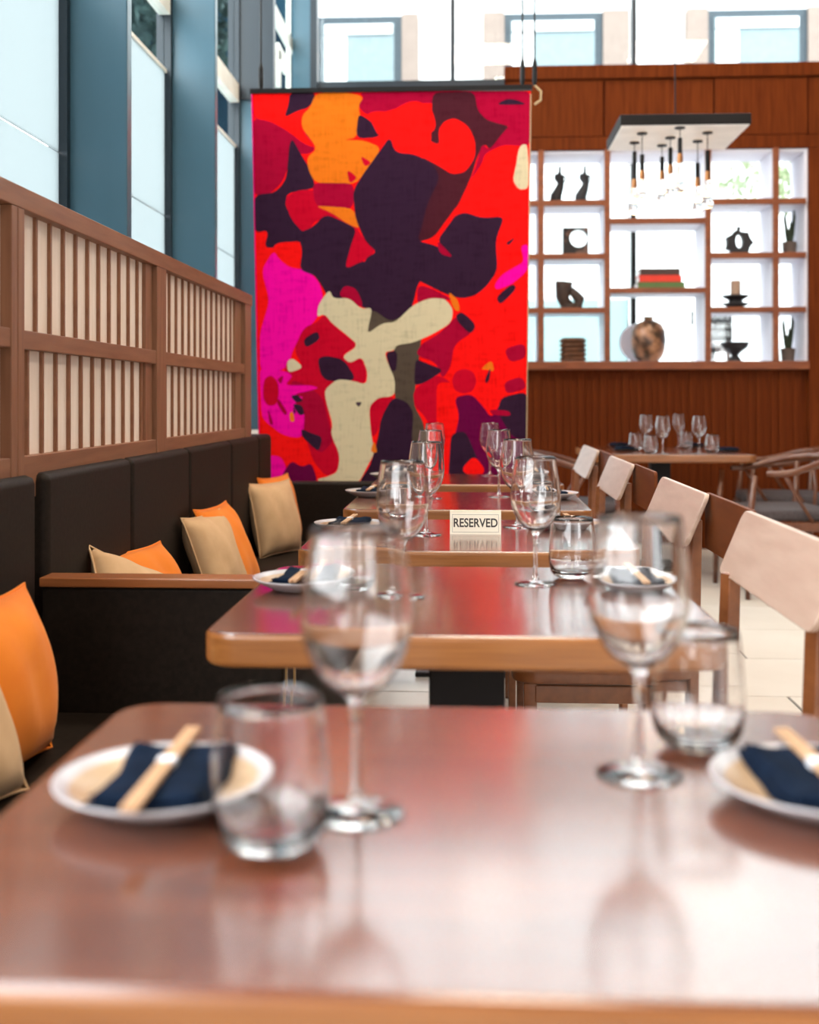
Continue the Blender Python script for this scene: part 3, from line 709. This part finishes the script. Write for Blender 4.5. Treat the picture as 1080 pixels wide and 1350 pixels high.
# ---------------------------------------------------------------- tapestry
tp = thing('tapestry', 'large hanging tapestry printed with red, magenta, orange, cream and dark abstract shapes', 'tapestry', (0, 5.35, 0))
TYY = 5.35
def tmap(u, v):    # crop coordinates -> local cloth point
    l = 30+(57-30)*(v-50)/1290; r = 950-(950-934)*(v-50)/1290
    tt = (u-30)/(950-30); X_ = l+(r-l)*tt
    px = 320+X_/2.5; py = 100+v/2.5
    x = gx(px, TYY); z = gz(py, x, TYY)
    y = .006*sin(u*.017)+.004*sin(u*.045+v*.004)
    return Vector((x, y*min(1, (v-50)/300+.15), z))
SH_ = [
 ('crim', [(30,60),(60,60),(150,165),(200,180),(240,240),(215,260),(140,250),(30,130)]),
 ('red', [(30,50),(155,50),(150,90),(135,135),(225,105),(240,120),(195,140),(190,175),(240,240),(200,225),(150,185),(90,150),(35,140)]),
 ('dark', [(155,55),(245,55),(220,105),(180,115),(135,137),(150,95)]),
 ('crim', [(30,140),(75,150),(130,170),(148,230),(148,290),(125,350),(80,392),(30,395)]),
 ('dark', [(30,392),(100,385),(138,340),(150,230),(160,205),(190,260),(215,300),(240,372),(140,385),(132,430),(205,525),(190,550),(60,570),(77,508),(30,518)]),
 ('rub', [(130,400),(180,375),(250,380),(340,400),(380,520),(440,575),(380,620),(325,640),(350,560),(310,490),(240,470),(200,525),(150,470)]),
 ('red', [(90,562),(110,548),(195,545),(205,630),(130,622),(95,590)]),
 ('mag', [(92,575),(110,605),(145,632),(205,640),(245,680),(258,735),(235,800),(185,850),(150,905),(135,960),(60,985),(38,960),(40,850),(75,740),(50,640)]),
 ('dark', [(190,610),(280,640),(400,700),(560,740),(560,830),(470,830),(400,760),(280,740),(245,680)]),
 ('rub', [(265,780),(300,830),(375,887),(318,922),(345,945),(385,925),(405,980),(390,1020),(345,1005),(300,1000),(262,1040),(270,1100),(285,1180),(308,1250),(300,1300),(262,1322),(215,1270),(190,1190),(150,1100),(120,980),(130,940),(185,960),(155,900),(190,830),(235,812)]),
 ('crim', [(200,1020),(250,1060),(272,1150),(290,1200),(240,1250),(200,1190),(150,1100),(140,1000)]),
 ('dark', [(187,868),(236,840),(246,868),(196,898)]),
 ('dark', [(235,932),(265,922),(325,935),(368,1002),(300,1008),(262,1003),(243,980)]),
 ('dark', [(345,1000),(300,1010),(290,1000),(330,960)]),
 ('cream', [(130,940),(152,930),(188,962),(133,980)]),
 ('mag', [(36,960),(130,975),(150,990),(120,1020),(215,1020),(240,1030),(150,1050),(190,1060),(150,1075),(190,1110),(180,1195),(110,1185),(40,1130)]),
 ('rub', [(50,1000),(75,985),(98,1010),(100,1050),(90,1085),(60,1088),(45,1060)]),
 ('crim', [(95,1000),(118,985),(108,1018)]), ('crim', [(96,1060),(130,1110),(120,1120),(92,1080)]), ('crim', [(60,1090),(80,1150),(66,1150)]),
 ('dark', [(140,1055),(165,1050),(185,1072),(160,1078)]), ('dark', [(145,1080),(180,1085),(188,1115),(170,1120)]), ('dark', [(150,1088),(160,1110),(150,1115)]),
 ('org', [(135,1112),(148,1105),(155,1140),(138,1140)]),
 ('red', [(44,1150),(100,1190),(150,1195),(190,1215),(200,1250),(195,1290),(160,1292),(180,1340),(165,1345),(130,1290),(44,1245)]),
 ('mag', [(58,1250),(105,1255),(125,1300),(110,1340),(58,1345)]),
 ('plum', [(110,1310),(140,1268),(175,1290),(210,1275),(232,1345),(100,1345)]),
 ('dark', [(175,1162),(210,1178),(250,1190),(235,1240),(205,1215),(178,1190)]),
 ('crim', [(385,55),(650,50),(950,50),(950,130),(870,160),(780,150),(640,90),(560,90),(480,115),(410,130),(378,100),(400,72)]),
 ('org', [(240,58),(330,52),(400,68),(380,100),(390,150),(372,205),(330,212),(400,213),(455,235),(430,280),(395,325),(370,355),(300,358),(235,352),(213,310),(210,270),(245,240),(192,170),(195,130),(222,105)]),
 ('crim', [(225,353),(365,355),(362,437),(300,440),(235,430)]),
 ('rub', [(340,308),(378,335),(350,358)]), ('rub', [(385,262),(425,285),(400,300)]),
 ('org', [(232,428),(362,437),(385,505),(340,488),(290,452)]),
 ('dark', [(380,122),(430,155),(455,200),(372,208)]),
 ('brown', [(625,55),(765,52),(775,120),(830,155),(880,162),(872,200),(820,248),(798,222),(775,265),(755,335),(700,440),(640,520),(560,300),(620,250)]),
 ('red', [(408,125),(440,115),(485,118),(545,85),(580,82),(625,110),(640,170),(610,200),(540,190),(480,203),(445,195),(428,160)]),
 ('red', [(600,205),(650,232),(645,180),(665,150),(700,138),(745,165),(768,215),(768,270),(735,318),(690,325),(650,300),(580,262),(500,250),(495,235),(540,190)]),
 ('crim', [(775,55),(950,52),(950,200),(880,165),(800,145),(770,100)]),
 ('dark', [(835,95),(870,75),(900,78),(940,95)]),
 ('crim', [(790,222),(815,245),(860,185),(925,120),(950,130),(950,230),(900,240),(800,310),(740,380),(770,300)]),
 ('red', [(800,255),(860,225),(950,235),(950,560),(860,600),(800,500),(700,445),(735,370),(790,290)]),
 ('brown', [(560,300),(640,330),(755,335),(705,440),(665,450),(670,480),(630,535),(570,550),(520,480)]),
 ('dark', [(485,200),(502,253),(570,258),(635,300),(650,340),(610,420),(590,500),(575,545),(640,560),(700,600),(600,660),(575,690),(560,760),(480,812),(415,765),(390,765),(360,735),(400,600),(440,580),(400,545),(368,470),(360,380),(400,315),(455,240)]),
 ('dark', [(268,455),(335,485),(372,505),(352,560),(330,640),(400,605),(430,640),(400,720),(360,735),(280,730),(235,660),(178,640),(190,575),(172,520),(225,500)]),
 ('dark', [(735,450),(790,468),(868,462),(838,540),(846,640),(812,690),(770,725),(720,735),(660,715),(590,680),(500,640),(530,560),(600,570),(700,602),(640,545),(680,492),(702,460)]),
 ('crim', [(640,540),(700,600),(650,588)]),
 ('crim', [(330,690),(370,700),(395,765),(340,745),(310,722)]),
 ('olive', [(418,765),(485,812),(560,770),(590,850),(585,900),(572,1000),(560,1080),(600,1150),(600,1345),(500,1345),(500,1060),(480,960),(500,885),(400,855)]),
 ('crim', [(575,690),(620,700),(700,740),(640,735),(575,760)]),
 ('cream', [(278,703),(292,735),(345,732),(385,768),(424,763),(402,853),(455,815),(500,812),(560,755),(620,732),(670,735),(697,770),(690,815),(620,855),(560,880),(505,886),(495,905),(463,910),(475,950),(498,1000),(497,1055),(440,1062),(410,1100),(415,1180),(428,1240),(400,1290),(370,1345),(240,1345),(228,1328),(262,1322),(300,1305),(308,1250),(278,1180),(285,1150),(262,1070),(258,1035),(300,1000),(345,1003),(400,1018),(405,975),(385,925),(345,948),(318,925),(375,888),(330,850),(285,815),(262,785),(235,795),(240,755)]),
 ('dark', [(360,1076),(386,1074),(374,1094)]), ('dark', [(465,910),(508,905),(502,975),(482,970)]),
 ('rub', [(408,1092),(440,1060),(492,1057),(485,1085),(450,1120),(440,1170),(418,1195)]),
 ('dark', [(490,1058),(540,1075),(562,1110),(555,1200),(570,1345),(368,1345),(412,1285),(440,1190),(448,1130)]),
 ('org', [(412,1240),(425,1200),(438,1243)]),
 ('crim', [(588,885),(650,850),(715,785),(770,840),(700,885),(688,960),(660,1000),(640,945),(568,920)]),
 ('rub', [(560,1040),(600,1005),(650,985),(695,1015),(705,1080),(690,1180),(662,1265),(640,1200),(600,1120),(565,1090)]),
 ('red', [(640,1010),(700,1010),(720,1080),(690,1180),(662,1265),(640,1150)]),
 ('dark', [(568,932),(600,945),(668,970),(600,1012),(563,1022)]),
 ('dark', [(705,788),(728,778),(776,822),(755,853),(712,812)]),
 ('org', [(678,708),(712,738),(720,778),(698,770)]),
 ('mag', [(835,690),(860,655),(905,630),(935,612),(922,560),(950,555),(950,640),(890,690),(842,705)]),
 ('dark', [(840,730),(895,684),(912,700),(856,756)]), ('dark', [(872,550),(905,532),(882,560)]),
 ('cream', [(920,228),(940,225),(946,300),(946,372),(915,376),(893,345),(905,290),(910,250)]),
 ('rub', [(735,965),(765,975),(778,1005),(765,1038),(735,1048),(703,1038),(692,1005),(705,975)]),
 ('org', [(790,967),(828,935),(838,975),(815,968)]), ('dark', [(805,1000),(825,958),(822,1000),(810,1016)]),
 ('plum', [(700,1060),(760,1048),(800,1090),(830,1130),(870,1060),(950,1040),(950,1345),(760,1345),(700,1200),(720,1120)]),
 ('dark', [(860,1060),(950,1040),(950,1200),(900,1190),(850,1110)]),
 ('crim', [(820,1100),(890,1103),(897,1122),(832,1118)]),
 ('dark', [(690,1180),(740,1170),(790,1280),(765,1345),(680,1345)]),
 ('red', [(722,1300),(770,1250),(812,1300),(780,1330)]),
 ('crim', [(870,900),(940,880),(945,930),(890,945)]),
 ('crim', [(870,1010),(930,990),(950,1030),(880,1050)]),
]
SH_ += [('plum', [(30,1345),(300,1345),(300,1560),(30,1560)]), ('cream', [(240,1345),(372,1345),(330,1450),(260,1450)]), ('dark', [(368,1345),(570,1345),(640,1500),(420,1560)])]
def chaikin(p, n=2):
    for _ in range(n):
        q = []
        for i in range(len(p)):
            a, c = p[i], p[(i+1) % len(p)]
            k_ = min(.2, 14/max(1, math.hypot(a[0]-c[0], a[1]-c[1]))); q += [(a[0]*(1-k_)+c[0]*k_, a[1]*(1-k_)+c[1]*k_), (a[0]*k_+c[0]*(1-k_), a[1]*k_+c[1]*(1-k_))]
        p = q
    return p
def clampp(p): return (min(max(p[0], 30), 950), min(max(p[1], 50), 1560))
polys = [(k, [clampp(q) for q in chaikin(p)]) for k, p in SH_]
verts, edges_ = [], []
for k, p in polys:
    b0 = len(verts); verts += [Vector(q) for q in p]; edges_ += [(b0+i, b0+(i+1) % len(p)) for i in range(len(p))]
b0 = len(verts); bor = [(30, 50), (950, 50), (950, 1560), (30, 1560)]
verts += [Vector(q) for q in bor]; edges_ += [(b0+i, b0+(i+1) % 4) for i in range(4)]
for i in range(1, 30):
    for j in range(1, 20): verts.append(Vector((30+i*30.6, 50+j*75+.3)))
cv, ce, cf, *_ = geometry.delaunay_2d_cdt(verts, edges_, [], 1, .05)
def inside(pt, poly):
    x, y = pt; c = False; j = len(poly)-1
    for i in range(len(poly)):
        xi, yi = poly[i]; xj, yj = poly[j]
        if (yi > y) != (yj > y) and x < (xj-xi)*(y-yi)/(yj-yi)+xi: c = not c
        j = i
    return c
names = list(CL)
bbx = [(min(q[0] for q in p), max(q[0] for q in p), min(q[1] for q in p), max(q[1] for q in p)) for _, p in polys]
me = bpy.data.meshes.new('cloth'); me.from_pydata([tmap(q.x, q.y) for q in cv], [], [list(f) for f in cf])
for k in names: me.materials.append(M['print_'+k])
for fi, f in enumerate(cf):
    cx_ = sum(cv[i].x for i in f)/len(f); cy_ = sum(cv[i].y for i in f)/len(f); kk = 'red'
    for q in range(len(polys)-1, -1, -1):
        bb = bbx[q]
        if bb[0] <= cx_ <= bb[1] and bb[2] <= cy_ <= bb[3] and inside((cx_, cy_), polys[q][1]): kk = polys[q][0]; break
    me.polygons[fi].material_index = names.index(kk)
me.shade_smooth()
cl = bpy.data.objects.new('cloth', me); C.objects.link(cl); cl.parent = tp
for u in (30, 950):
    MB().tube([tmap(u, v_)+Vector((0, 0, 0)) for v_ in range(60, 1560, 75)], .006, 6, flat=.5).build('side_hem', 'print_cream' if u > 500 else 'print_mag', tp)
zt_ = tmap(500, 50).z
box('top_bar', 'black_metal', (tmap(25, 50).x, tmap(955, 50).x, -.012, .012, zt_-.004, zt_+.018), tp)
for i, (px, z_) in enumerate(((344, 0), (689, 0), (705, 0))):
    x = gx(px, TYY)
    t = thing('hanging_cable', ['left cable holding up the tapestry', 'inner of the two right cables above the tapestry', 'outermost right cable above the tapestry corner'][i], 'cable', (x, TYY, zt_+.018))
    MB().tube([(0, 0, .10), (0, 0, 5.8-zt_-.018)], .0045, 8).build('wire', 'black_metal', t)
    MB().tube([(0, 0, .0), (0, 0, .02), (0, 0, .10), (0, 0, .13)], [.008, .012, .011, .004], 10).build('turnbuckle', 'black_metal', t)
    if i == 2:
        MB().tube([(.0, 0, .0), (.03, 0, -.03), (.028, 0, -.07), (.0, 0, -.09)], .006, 6).build('cord_loop', 'print_cream', t)

# ---------------------------------------------------------------- pendant lamp
DN = 6.05
zb_ = gz(165, 1.1, DN); zt2 = gz(150, 1.1, DN)
xa, xb = gx(818, DN), gx(991, DN)
lm = thing('pendant_lamp', 'black framed rectangular hanging lamp with white underside and clustered glass bulbs', 'lamp', ((xa+xb)/2, DN, zb_))
hx = (xb-xa)/2
box('housing', 'black_metal', (-hx, hx, 0, .60, .004, zt2-zb_), lm, bevel=.003)
box('underside', 'lamp_white', (-hx+.008, hx-.008, .008, .592, -.002, .0035), lm)
MB().tube([(0, .3, zt2-zb_), (-.02, .3, 5.8-zb_)], .004, 6).build('cable', 'black_metal', lm)
for (px, cy_, s0, s1, bb) in ((836.7, 190, 200, 248, 283), (846.7, 178, 204, 237, 264), (873, 194, 207, 237, 269), (884, 184, 195, 229, 262), (896.7, 171, 182, 215, 256), (920, 189, 215, 246, 282), (933, 178, 199, 238, 275)):
    D_ = (zb_-EYE)*1500/(526-cy_)/cY; x_ = gx(px, D_)
    zz = lambda py: gz(py, x_, D_)-zb_
    X0 = x_-(xa+xb)/2; Y0 = D_-DN
    Y0 = min(max(Y0, .04), .56)
    hold = MB().lathe([(0, 0), (.028, 0), (.028, -.006), (0, -.006)], 16, X0, Y0, -.0021).build('canopy', 'black_metal', lm)
    MB().tube([(X0, Y0, -.008), (X0, Y0, zz(s0))], .0025, 6).build('cord', 'black_metal', lm)
    MB().lathe([(0, zz(s0)), (.012, zz(s0)), (.0125, zz(s1)+.05), (0, zz(s1)+.05)], 14, X0, Y0, 0).build('sleeve', 'sleeve_wood' if px % 2 > 1 else 'black_metal', lm, smooth=False)
    MB().lathe([(0, 0), (.013, 0), (.016, -.02), (.016, -.05), (0, -.05)], 14, X0, Y0, zz(s1)+.05).build('socket', 'socket_copper', lm, smooth=False)
    L = zz(s1)-zz(bb); z0 = zz(s1)
    o_ = prof_interp([(.013, 0), (.016, -L*.25), (.027, -L*.6), (.034, -L*.85), (.026, -L*.98), (0, -L)], 2) if False else [(.013, 0), (.015, -L*.2), (.021, -L*.45), (.029, -L*.7), (.033, -L*.86), (.026, -L*.97), (0, -L)]
    i_ = [(0, -L+.0015), (.0245, -L*.97+.0012), (.0315, -L*.86), (.0275, -L*.7), (.0195, -L*.45), (.0135, -L*.2), (.0115, 0)]
    bu = MB().lathe(o_+i_, 20, X0, Y0, z0).build('bulb', 'glass', lm, smooth=True)
    MB().lathe([(0, .012), (.009, .006), (.0115, 0), (.009, -.007), (0, -.012)], 12, X0, Y0, z0-L*.52).build('filament', 'bulb_glow', bu, smooth=True)

# ---------------------------------------------------------------- back table group
yb0, yb1 = 6.62, 7.72
bx0, bx1 = gx(782, yb0), gx(1000, yb0)
make_table(bx0, bx1, yb0, yb1, 'brown wooden table at the back before the timber wall, under the hanging lamp')
def setd(px, py, k, lab, grp=None):
    v = on(px, py); put(k, lab, v, grp)
setd(874, 599, 'w', 'wine glass second from left on the back table, near its front'); setd(922, 598, 'w', 'rightmost wine glass on the back table')
setd(852, 592, 'w', 'leftmost wine glass on the back table, set back'); setd(895, 590, 'w', 'third wine glass from left on the back table, farthest back')
setd(838, 594, 't', 'leftmost tumbler on the back table'); setd(858, 598, 't', 'tumbler between the two left wine glasses on the back table')
setd(905, 592, 't', 'tumbler at the rear of the back table'); setd(939, 597, 't', 'rightmost tumbler on the back table')
for px, py, lb in ((824, 594, 'left front'), (816, 588.5, 'left rear'), (960, 595, 'right front'), (915, 589, 'right rear')):
    v = on(px, py)
    p = thing('dark_plate', '%s black plate on the back table' % lb, 'plate', v)
    MB().lathe([(0, .0005), (.05, .0005), (.075, .008), (.078, .010), (.074, .011), (.05, .006), (0, .006)], 24).build('dish', 'dark_plate', p, smooth=True)
    q = thing('napkin', 'dark folded napkin on the %s black plate of the back table' % lb, 'napkin', (v.x, v.y, .757), R(20))
    MB().box(-.05, .05, -.045, .045, 0, .018).build('folded_cloth', 'navy_cloth', q, bevel=.006)

def armchair(label, loc, rz):
    t = thing('armchair', label, 'chair', loc, rz)     # faces -X in its own frame
    MB().prism(rrect(-.26, .26, -.27, .27, .06, 5), lambda p, d: (p[0], p[1], d), .415, .475).build('seat', 'seat_grey', t, bevel=.02)
    for b6 in ((-.26, .27, -.285, -.262, .36, .41), (-.26, .27, .262, .285, .36, .41), (-.27, -.245, -.27, .27, .36, .41), (.245, .27, -.27, .27, .36, .41)):
        box('seat_rail', 'armchair_wood', b6, t, bevel=.004)
    for x, y, top in ((-.24, -.26, .66), (-.24, .26, .66), (.22, -.27, .72), (.22, .27, .72)):
        MB().tube([(x*1.05, y*1.05, 0), (x, y, .4), (x*1.0+(.02 if x > 0 else .03), y*1.05, top)], [.013, .019, .013], 10).build('leg', 'armchair_wood', t, smooth=True)
    arc = []
    for i in range(17):
        a = R(-115+230*i/16); arc.append((-.02+.31*cos(a)*1.0, .30*sin(a)*1.02, .67+.08*max(0, cos(a))**.7))
    MB().tube(arc, [.016]+[.018]*3+[.022]*9+[.018]*3+[.016], 10).build('arm_hoop', 'armchair_wood', t, smooth=True)
    MB().tube([(.24, -.05, .40), (.27, -.09, .58), (.28, -.16, .73)], [.012, .010, .010], 8).build('back_strut', 'armchair_wood', t, smooth=True)
    MB().tube([(.24, .05, .40), (.27, .09, .58), (.28, .16, .73)], [.012, .010, .010], 8).build('back_strut', 'armchair_wood', t, smooth=True)
    MB().tube([(.1, -.28, .41), (.0, -.295, .56), (-.06, -.30, .66)], .010, 8).build('side_strut', 'armchair_wood', t, smooth=True)
    MB().tube([(.1, .28, .41), (.0, .295, .56), (-.06, .30, .66)], .010, 8).build('side_strut', 'armchair_wood', t, smooth=True)
    return t
a0 = armchair('wooden hoop-back armchair with grey seat, right front of the back table', (1.70, 6.45, 0), R(6))
dup(a0, (1.98, 7.35, 0), R(-6), 'wooden hoop-back armchair at the right rear of the back table')
dup(a0, (.62, 6.75, 0), R(176), 'wooden hoop-back armchair left of the back table')

# ---------------------------------------------------------------- objects on the shelf
YO = YB+.14
def sloc(px, ci, ri): return (gx(px, YO), YO, SH[(ci, ri)])
def S(p): return p*YO/1500
def silhouette(mb, pts, d, h):      # rounded slab from an outline given in pixels
    mb.prism([(S(a), S(b_)) for a, b_ in pts], lambda p, q: (p[0], q, p[1]), -d, d)
for px, lb in ((737, 'left'), (770, 'right')):
    t = thing('torso_figure', '%s of two slim black twisted figures in the top left shelf cell' % lb, 'sculpture', sloc(px, 1, 0))
    path = [(-.02, 0, 0), (-.018, 0, .05), (.005, 0, .10), (.012, 0, .13), (.002, 0, .16), (.006, 0, .18)]
    sc_ = S(50)/.235
    rr = [.038, .036, .026, .022, .032, .034]
    MB().tube([(a*sc_, 0, c*sc_) for _, (a, b_, c) in enumerate(path)], [r*sc_*1.0 for r in rr], 14).build('torso', 'charcoal_clay', t, smooth=True)
    MB().tube([(.004, 0, .178*sc_), (.006, 0, .20*sc_), (.008, 0, .235*sc_)], [.016*sc_, .010*sc_, .008*sc_], 10).build('neck', 'charcoal_clay', t, smooth=True)
    MB().tube([(.03*sc_+.018*cos(2*pi*i/12), 0, .155*sc_+.020*sin(2*pi*i/12)) for i in range(12)], .006, 6, closed=True).build('arm', 'charcoal_clay', t, smooth=True)
t = thing('hole_sculpture', 'dark square stone sculpture with a round hole, second shelf cell on the left', 'sculpture', sloc(758.5, 1, 1))
mb = MB(); H = S(37); W = S(16.5); cxh, czh, rh = S(4), S(23), S(11.5)
N = 40; out, inn = [], []
for i in range(N):
    a = 2*pi*i/N; dx, dz = cos(a), sin(a)
    k = min([((W-cxh)/dx) if dx > 1e-6 else 9, ((-W-cxh)/dx) if dx < -1e-6 else 9, ((H-czh)/dz) if dz > 1e-6 else 9, ((-czh)/dz) if dz < -1e-6 else 9])
    out.append((cxh+dx*k, czh+dz*k)); inn.append((cxh+dx*rh, czh+dz*rh))
for cx2, cz2 in ((W, H), (-W, H), (-W, 0), (W, 0)):
    j = min(range(N), key=lambda i: (out[i][0]-cx2)**2+(out[i][1]-cz2)**2); out[j] = (cx2, cz2)
V = {}
for nm, ring in (('o', out), ('i', inn)):
    for d in (-.04, .04): V[nm, d] = [mb.bm.verts.new((p[0], d, p[1])) for p in ring]
for i in range(N):
    j = (i+1) % N
    mb._f([V['o', -.04][i], V['o', -.04][j], V['i', -.04][j], V['i', -.04][i]]); mb._f([V['o', .04][i], V['i', .04][i], V['i', .04][j], V['o', .04][j]])
    mb._f([V['o', -.04][i], V['o', .04][i], V['o', .04][j], V['o', -.04][j]]); mb._f([V['i', -.04][i], V['i', -.04][j], V['i', .04][j], V['i', .04][i]])
mb.build('block', 'marble_dark', t)
t = thing('looped_vase', 'brown clay vase with a wide neck and round bulb, third shelf cell on the left', 'vase', sloc(751, 1, 2))
MB().lathe([(0, 0), (S(9), 0), (S(12), S(3)), (S(10), S(7)), (0, S(8))], 24).build('foot', 'brown_clay', t, smooth=True)
MB().tube([(S(2), 0, S(4)), (-S(6), 0, S(9)), (-S(9), 0, S(16)), (-S(8), 0, S(26)), (-S(7), 0, S(36))], [S(6), S(8), S(9), S(10.5), S(11.5)], 20).build('neck', 'brown_clay', t, smooth=True)
MB().tube([(S(3), 0, S(4)), (S(12), 0, S(6)), (S(13), 0, S(13)), (S(7), 0, S(20)), (S(0), 0, S(26))], [S(5), S(6), S(7.5), S(6), S(5)], 16).build('bulb', 'brown_clay', t, smooth=True)
t = thing('ridged_pot', 'stacked ridged brown pot in the bottom left shelf cell', 'pot', sloc(755.5, 1, 3))
pr = [(0, 0), (S(15), 0)]
for i in range(5): z = S(1+5.9*i); pr += [(S(15.2), z), (S(17.8), z+S(2)), (S(17.8), z+S(3.4)), (S(15.2), z+S(5.2))]
pr += [(S(14.5), S(31)), (S(13), S(30)), (S(12.5), S(4)), (0, S(4))]
MB().lathe(pr, 36, fn=lambda a, z: 1+.03*sin(18*a)).build('body', 'ridged_clay', t, smooth=False)
zc_ = SH[(2, 1)]
for px, w_, h0, h1, mn, lb in ((869, 30, 0, 8.5, 'book_green', 'green bottom book'), (868, 27, 9, 17.5, 'book_red', 'red middle book'), (867.5, 25.5, 18, 26, 'book_dark', 'dark brown top book')):
    t = thing('book', lb+' in the stack of three on the middle shelf', 'book', (gx(px, YO), YO, zc_+S(h0)), 0)
    a = S(w_); h_ = S(h1-h0)
    mb = MB().box(-a, a, -.10, -.095, 0, h_).box(-a, a, -.095, .10, 0, .003).box(-a, a, -.095, .10, h_-.003, h_).build('cover', mn, t)
    box('pages', 'book_pages', (-a+.004, a-.004, -.0945, .096, .0032, h_-.0032), t)
t = thing('round_vase', 'large round mottled brown vase in the bottom middle shelf cell', 'vase', sloc(855, 2, 2))
MB().lathe([(0, 0), (S(12), 0), (S(18), S(6)), (S(21.5), S(16)), (S(22.5), S(28)), (S(21.5), S(40)), (S(17), S(49)), (S(9), S(53)), (S(5.5), S(54.5)), (S(7), S(58.5)), (S(6), S(58.5)), (S(4.5), S(54)), (0, S(50))], 36).build('body', 'mottled_glaze', t, smooth=True)
t = thing('ring_plate', 'white round dish leaning behind the round mottled vase', 'dish', (gx(850, YO)-.02, YO+.16, SH[(2, 2)]))
MB().lathe([(0, 0), (S(24), .0), (S(26), .006), (S(24), .010), (0, .008)], 36).build('dish', 'shelf_white', t, smooth=True).rotation_euler = (R(82), 0, 0)
for o in [c for c in C.objects if c.parent == t]: o.location = (0, 0, S(26))
t = thing('petal_vase', 'black ring-shaped vase with pointed petals, second shelf cell right of centre', 'vase', sloc(974, 3, 1))
mb = MB(); N = 72
ro, ri_ = [], []
for i in range(N):
    a = 2*pi*i/N; k = S(14.5)*(1+.17*abs(cos(3.5*a))**4)
    ro.append((k*cos(a)*1.05, S(16)+k*sin(a))); ri_.append((S(5)*cos(a), S(18)+S(9)*sin(a)))
V = {}
for nm, ring in (('o', ro), ('i', ri_)):
    for d in (-.035, .035): V[nm, d] = [mb.bm.verts.new((p[0], d, max(p[1], 0))) for p in ring]
for i in range(N):
    j = (i+1) % N
    mb._f([V['o', -.035][i], V['o', -.035][j], V['i', -.035][j], V['i', -.035][i]]); mb._f([V['o', .035][i], V['i', .035][i], V['i', .035][j], V['o', .035][j]])
    mb._f([V['o', -.035][i], V['o', .035][i], V['o', .035][j], V['o', -.035][j]]); mb._f([V['i', -.035][i], V['i', -.035][j], V['i', .035][j], V['i', .035][i]])
mb.build('ring', 'charcoal_clay', t)
MB().lathe([(0, S(30)), (S(2.6), S(30)), (S(2.2), S(34)), (S(3.5), S(37)), (0, S(37))], 16).build('neck', 'charcoal_clay', t, smooth=True)
t = thing('candle_holder', 'dark double-dish candle holder in the third shelf cell right of centre', 'candle holder', sloc(970, 3, 2))
MB().lathe([(0, 0), (S(8), 0), (S(9), S(2)), (S(18), S(6)), (S(17), S(7)), (S(9), S(8.5)), (S(9), S(11)), (S(18), S(16)), (S(17), S(17.5)), (0, S(17))], 32).build('dishes', 'charcoal_clay', t, smooth=False)
t = thing('candle', 'thick tan pillar candle standing on the dark double-dish holder', 'candle', (gx(970, YO), YO, SH[(3, 2)]+S(17.5)))
MB().lathe([(0, 0), (S(6.5), 0), (S(6.5), S(18.5)), (S(6), S(19)), (S(5), S(18)), (0, S(18))], 24).build('wax', 'candle_wax', t)
MB().tube([(0, 0, S(18)), (0, 0, S(20))], .002, 6).build('wick', 'black_metal', t)
t = thing('footed_bowl', 'black footed bowl in the bottom shelf cell right of centre', 'bowl', sloc(969, 3, 3))
MB().lathe([(0, 0), (S(9), 0), (S(8), S(3)), (S(4.5), S(8)), (S(8), S(12)), (S(16), S(18)), (S(18.5), S(25)), (S(17.5), S(25)), (S(14), S(19)), (0, S(13))], 36).build('body', 'charcoal_clay', t, smooth=False)
for ri, py, lb in ((1, 0, 'second'), (3, 0, 'bottom')):
    t = thing('potted_cactus', 'slender dark cactus in a small brown pot, %s shelf cell at the far right' % lb, 'plant', sloc(1041 if ri == 1 else 1039, 4, ri))
    MB().lathe([(0, 0), (S(8), 0), (S(9.5), S(17)), (S(8.5), S(17)), (S(7.5), S(14)), (0, S(14))], 24).build('pot', 'pot_clay', t)
    for dx, h_, b_ in ((-4, 56, -3), (1, 44, 1.5), (4.5, 58, 3), (0, 34, -2)):
        MB().tube([(S(dx*.5), 0, S(12)), (S(dx*.9), S(b_*.5), S(26)), (S(dx+b_*.6), 0, S(h_-8)), (S(dx+b_*.4), 0, S(h_))], [S(1.6), S(2.6), S(2.0), S(.8)], 8).build('stem', 'cactus_green', t, smooth=True)

# ---------------------------------------------------------------- groups of repeats
GR = {'wine_glass': 'wine glasses on the tables', 'tumbler': 'stemless tumblers on the tables', 'plate': 'pale plates at the place settings',
      'napkin': 'folded dark napkins on the plates', 'chopsticks': 'chopsticks on the napkins', 'cushion': 'orange and cream cushions on the bench',
      'dining_chair': 'dining chairs along the right of the table row', 'dark_plate': 'black plates on the back table', 'armchair': 'hoop-back armchairs round the back table',
      'torso_figure': 'black figures in the shelf', 'book': 'books stacked on the middle shelf', 'potted_cactus': 'potted cacti in the shelf',
      'hanging_cable': 'cables holding the tapestry', 'banquette': 'leather bench sections', 'dining_table': 'wooden dining tables'}
for o in C.objects:
    k = o.name.split('.')[0]
    if o.parent is None and k in GR and 'label' in o: o['group'] = GR[k]
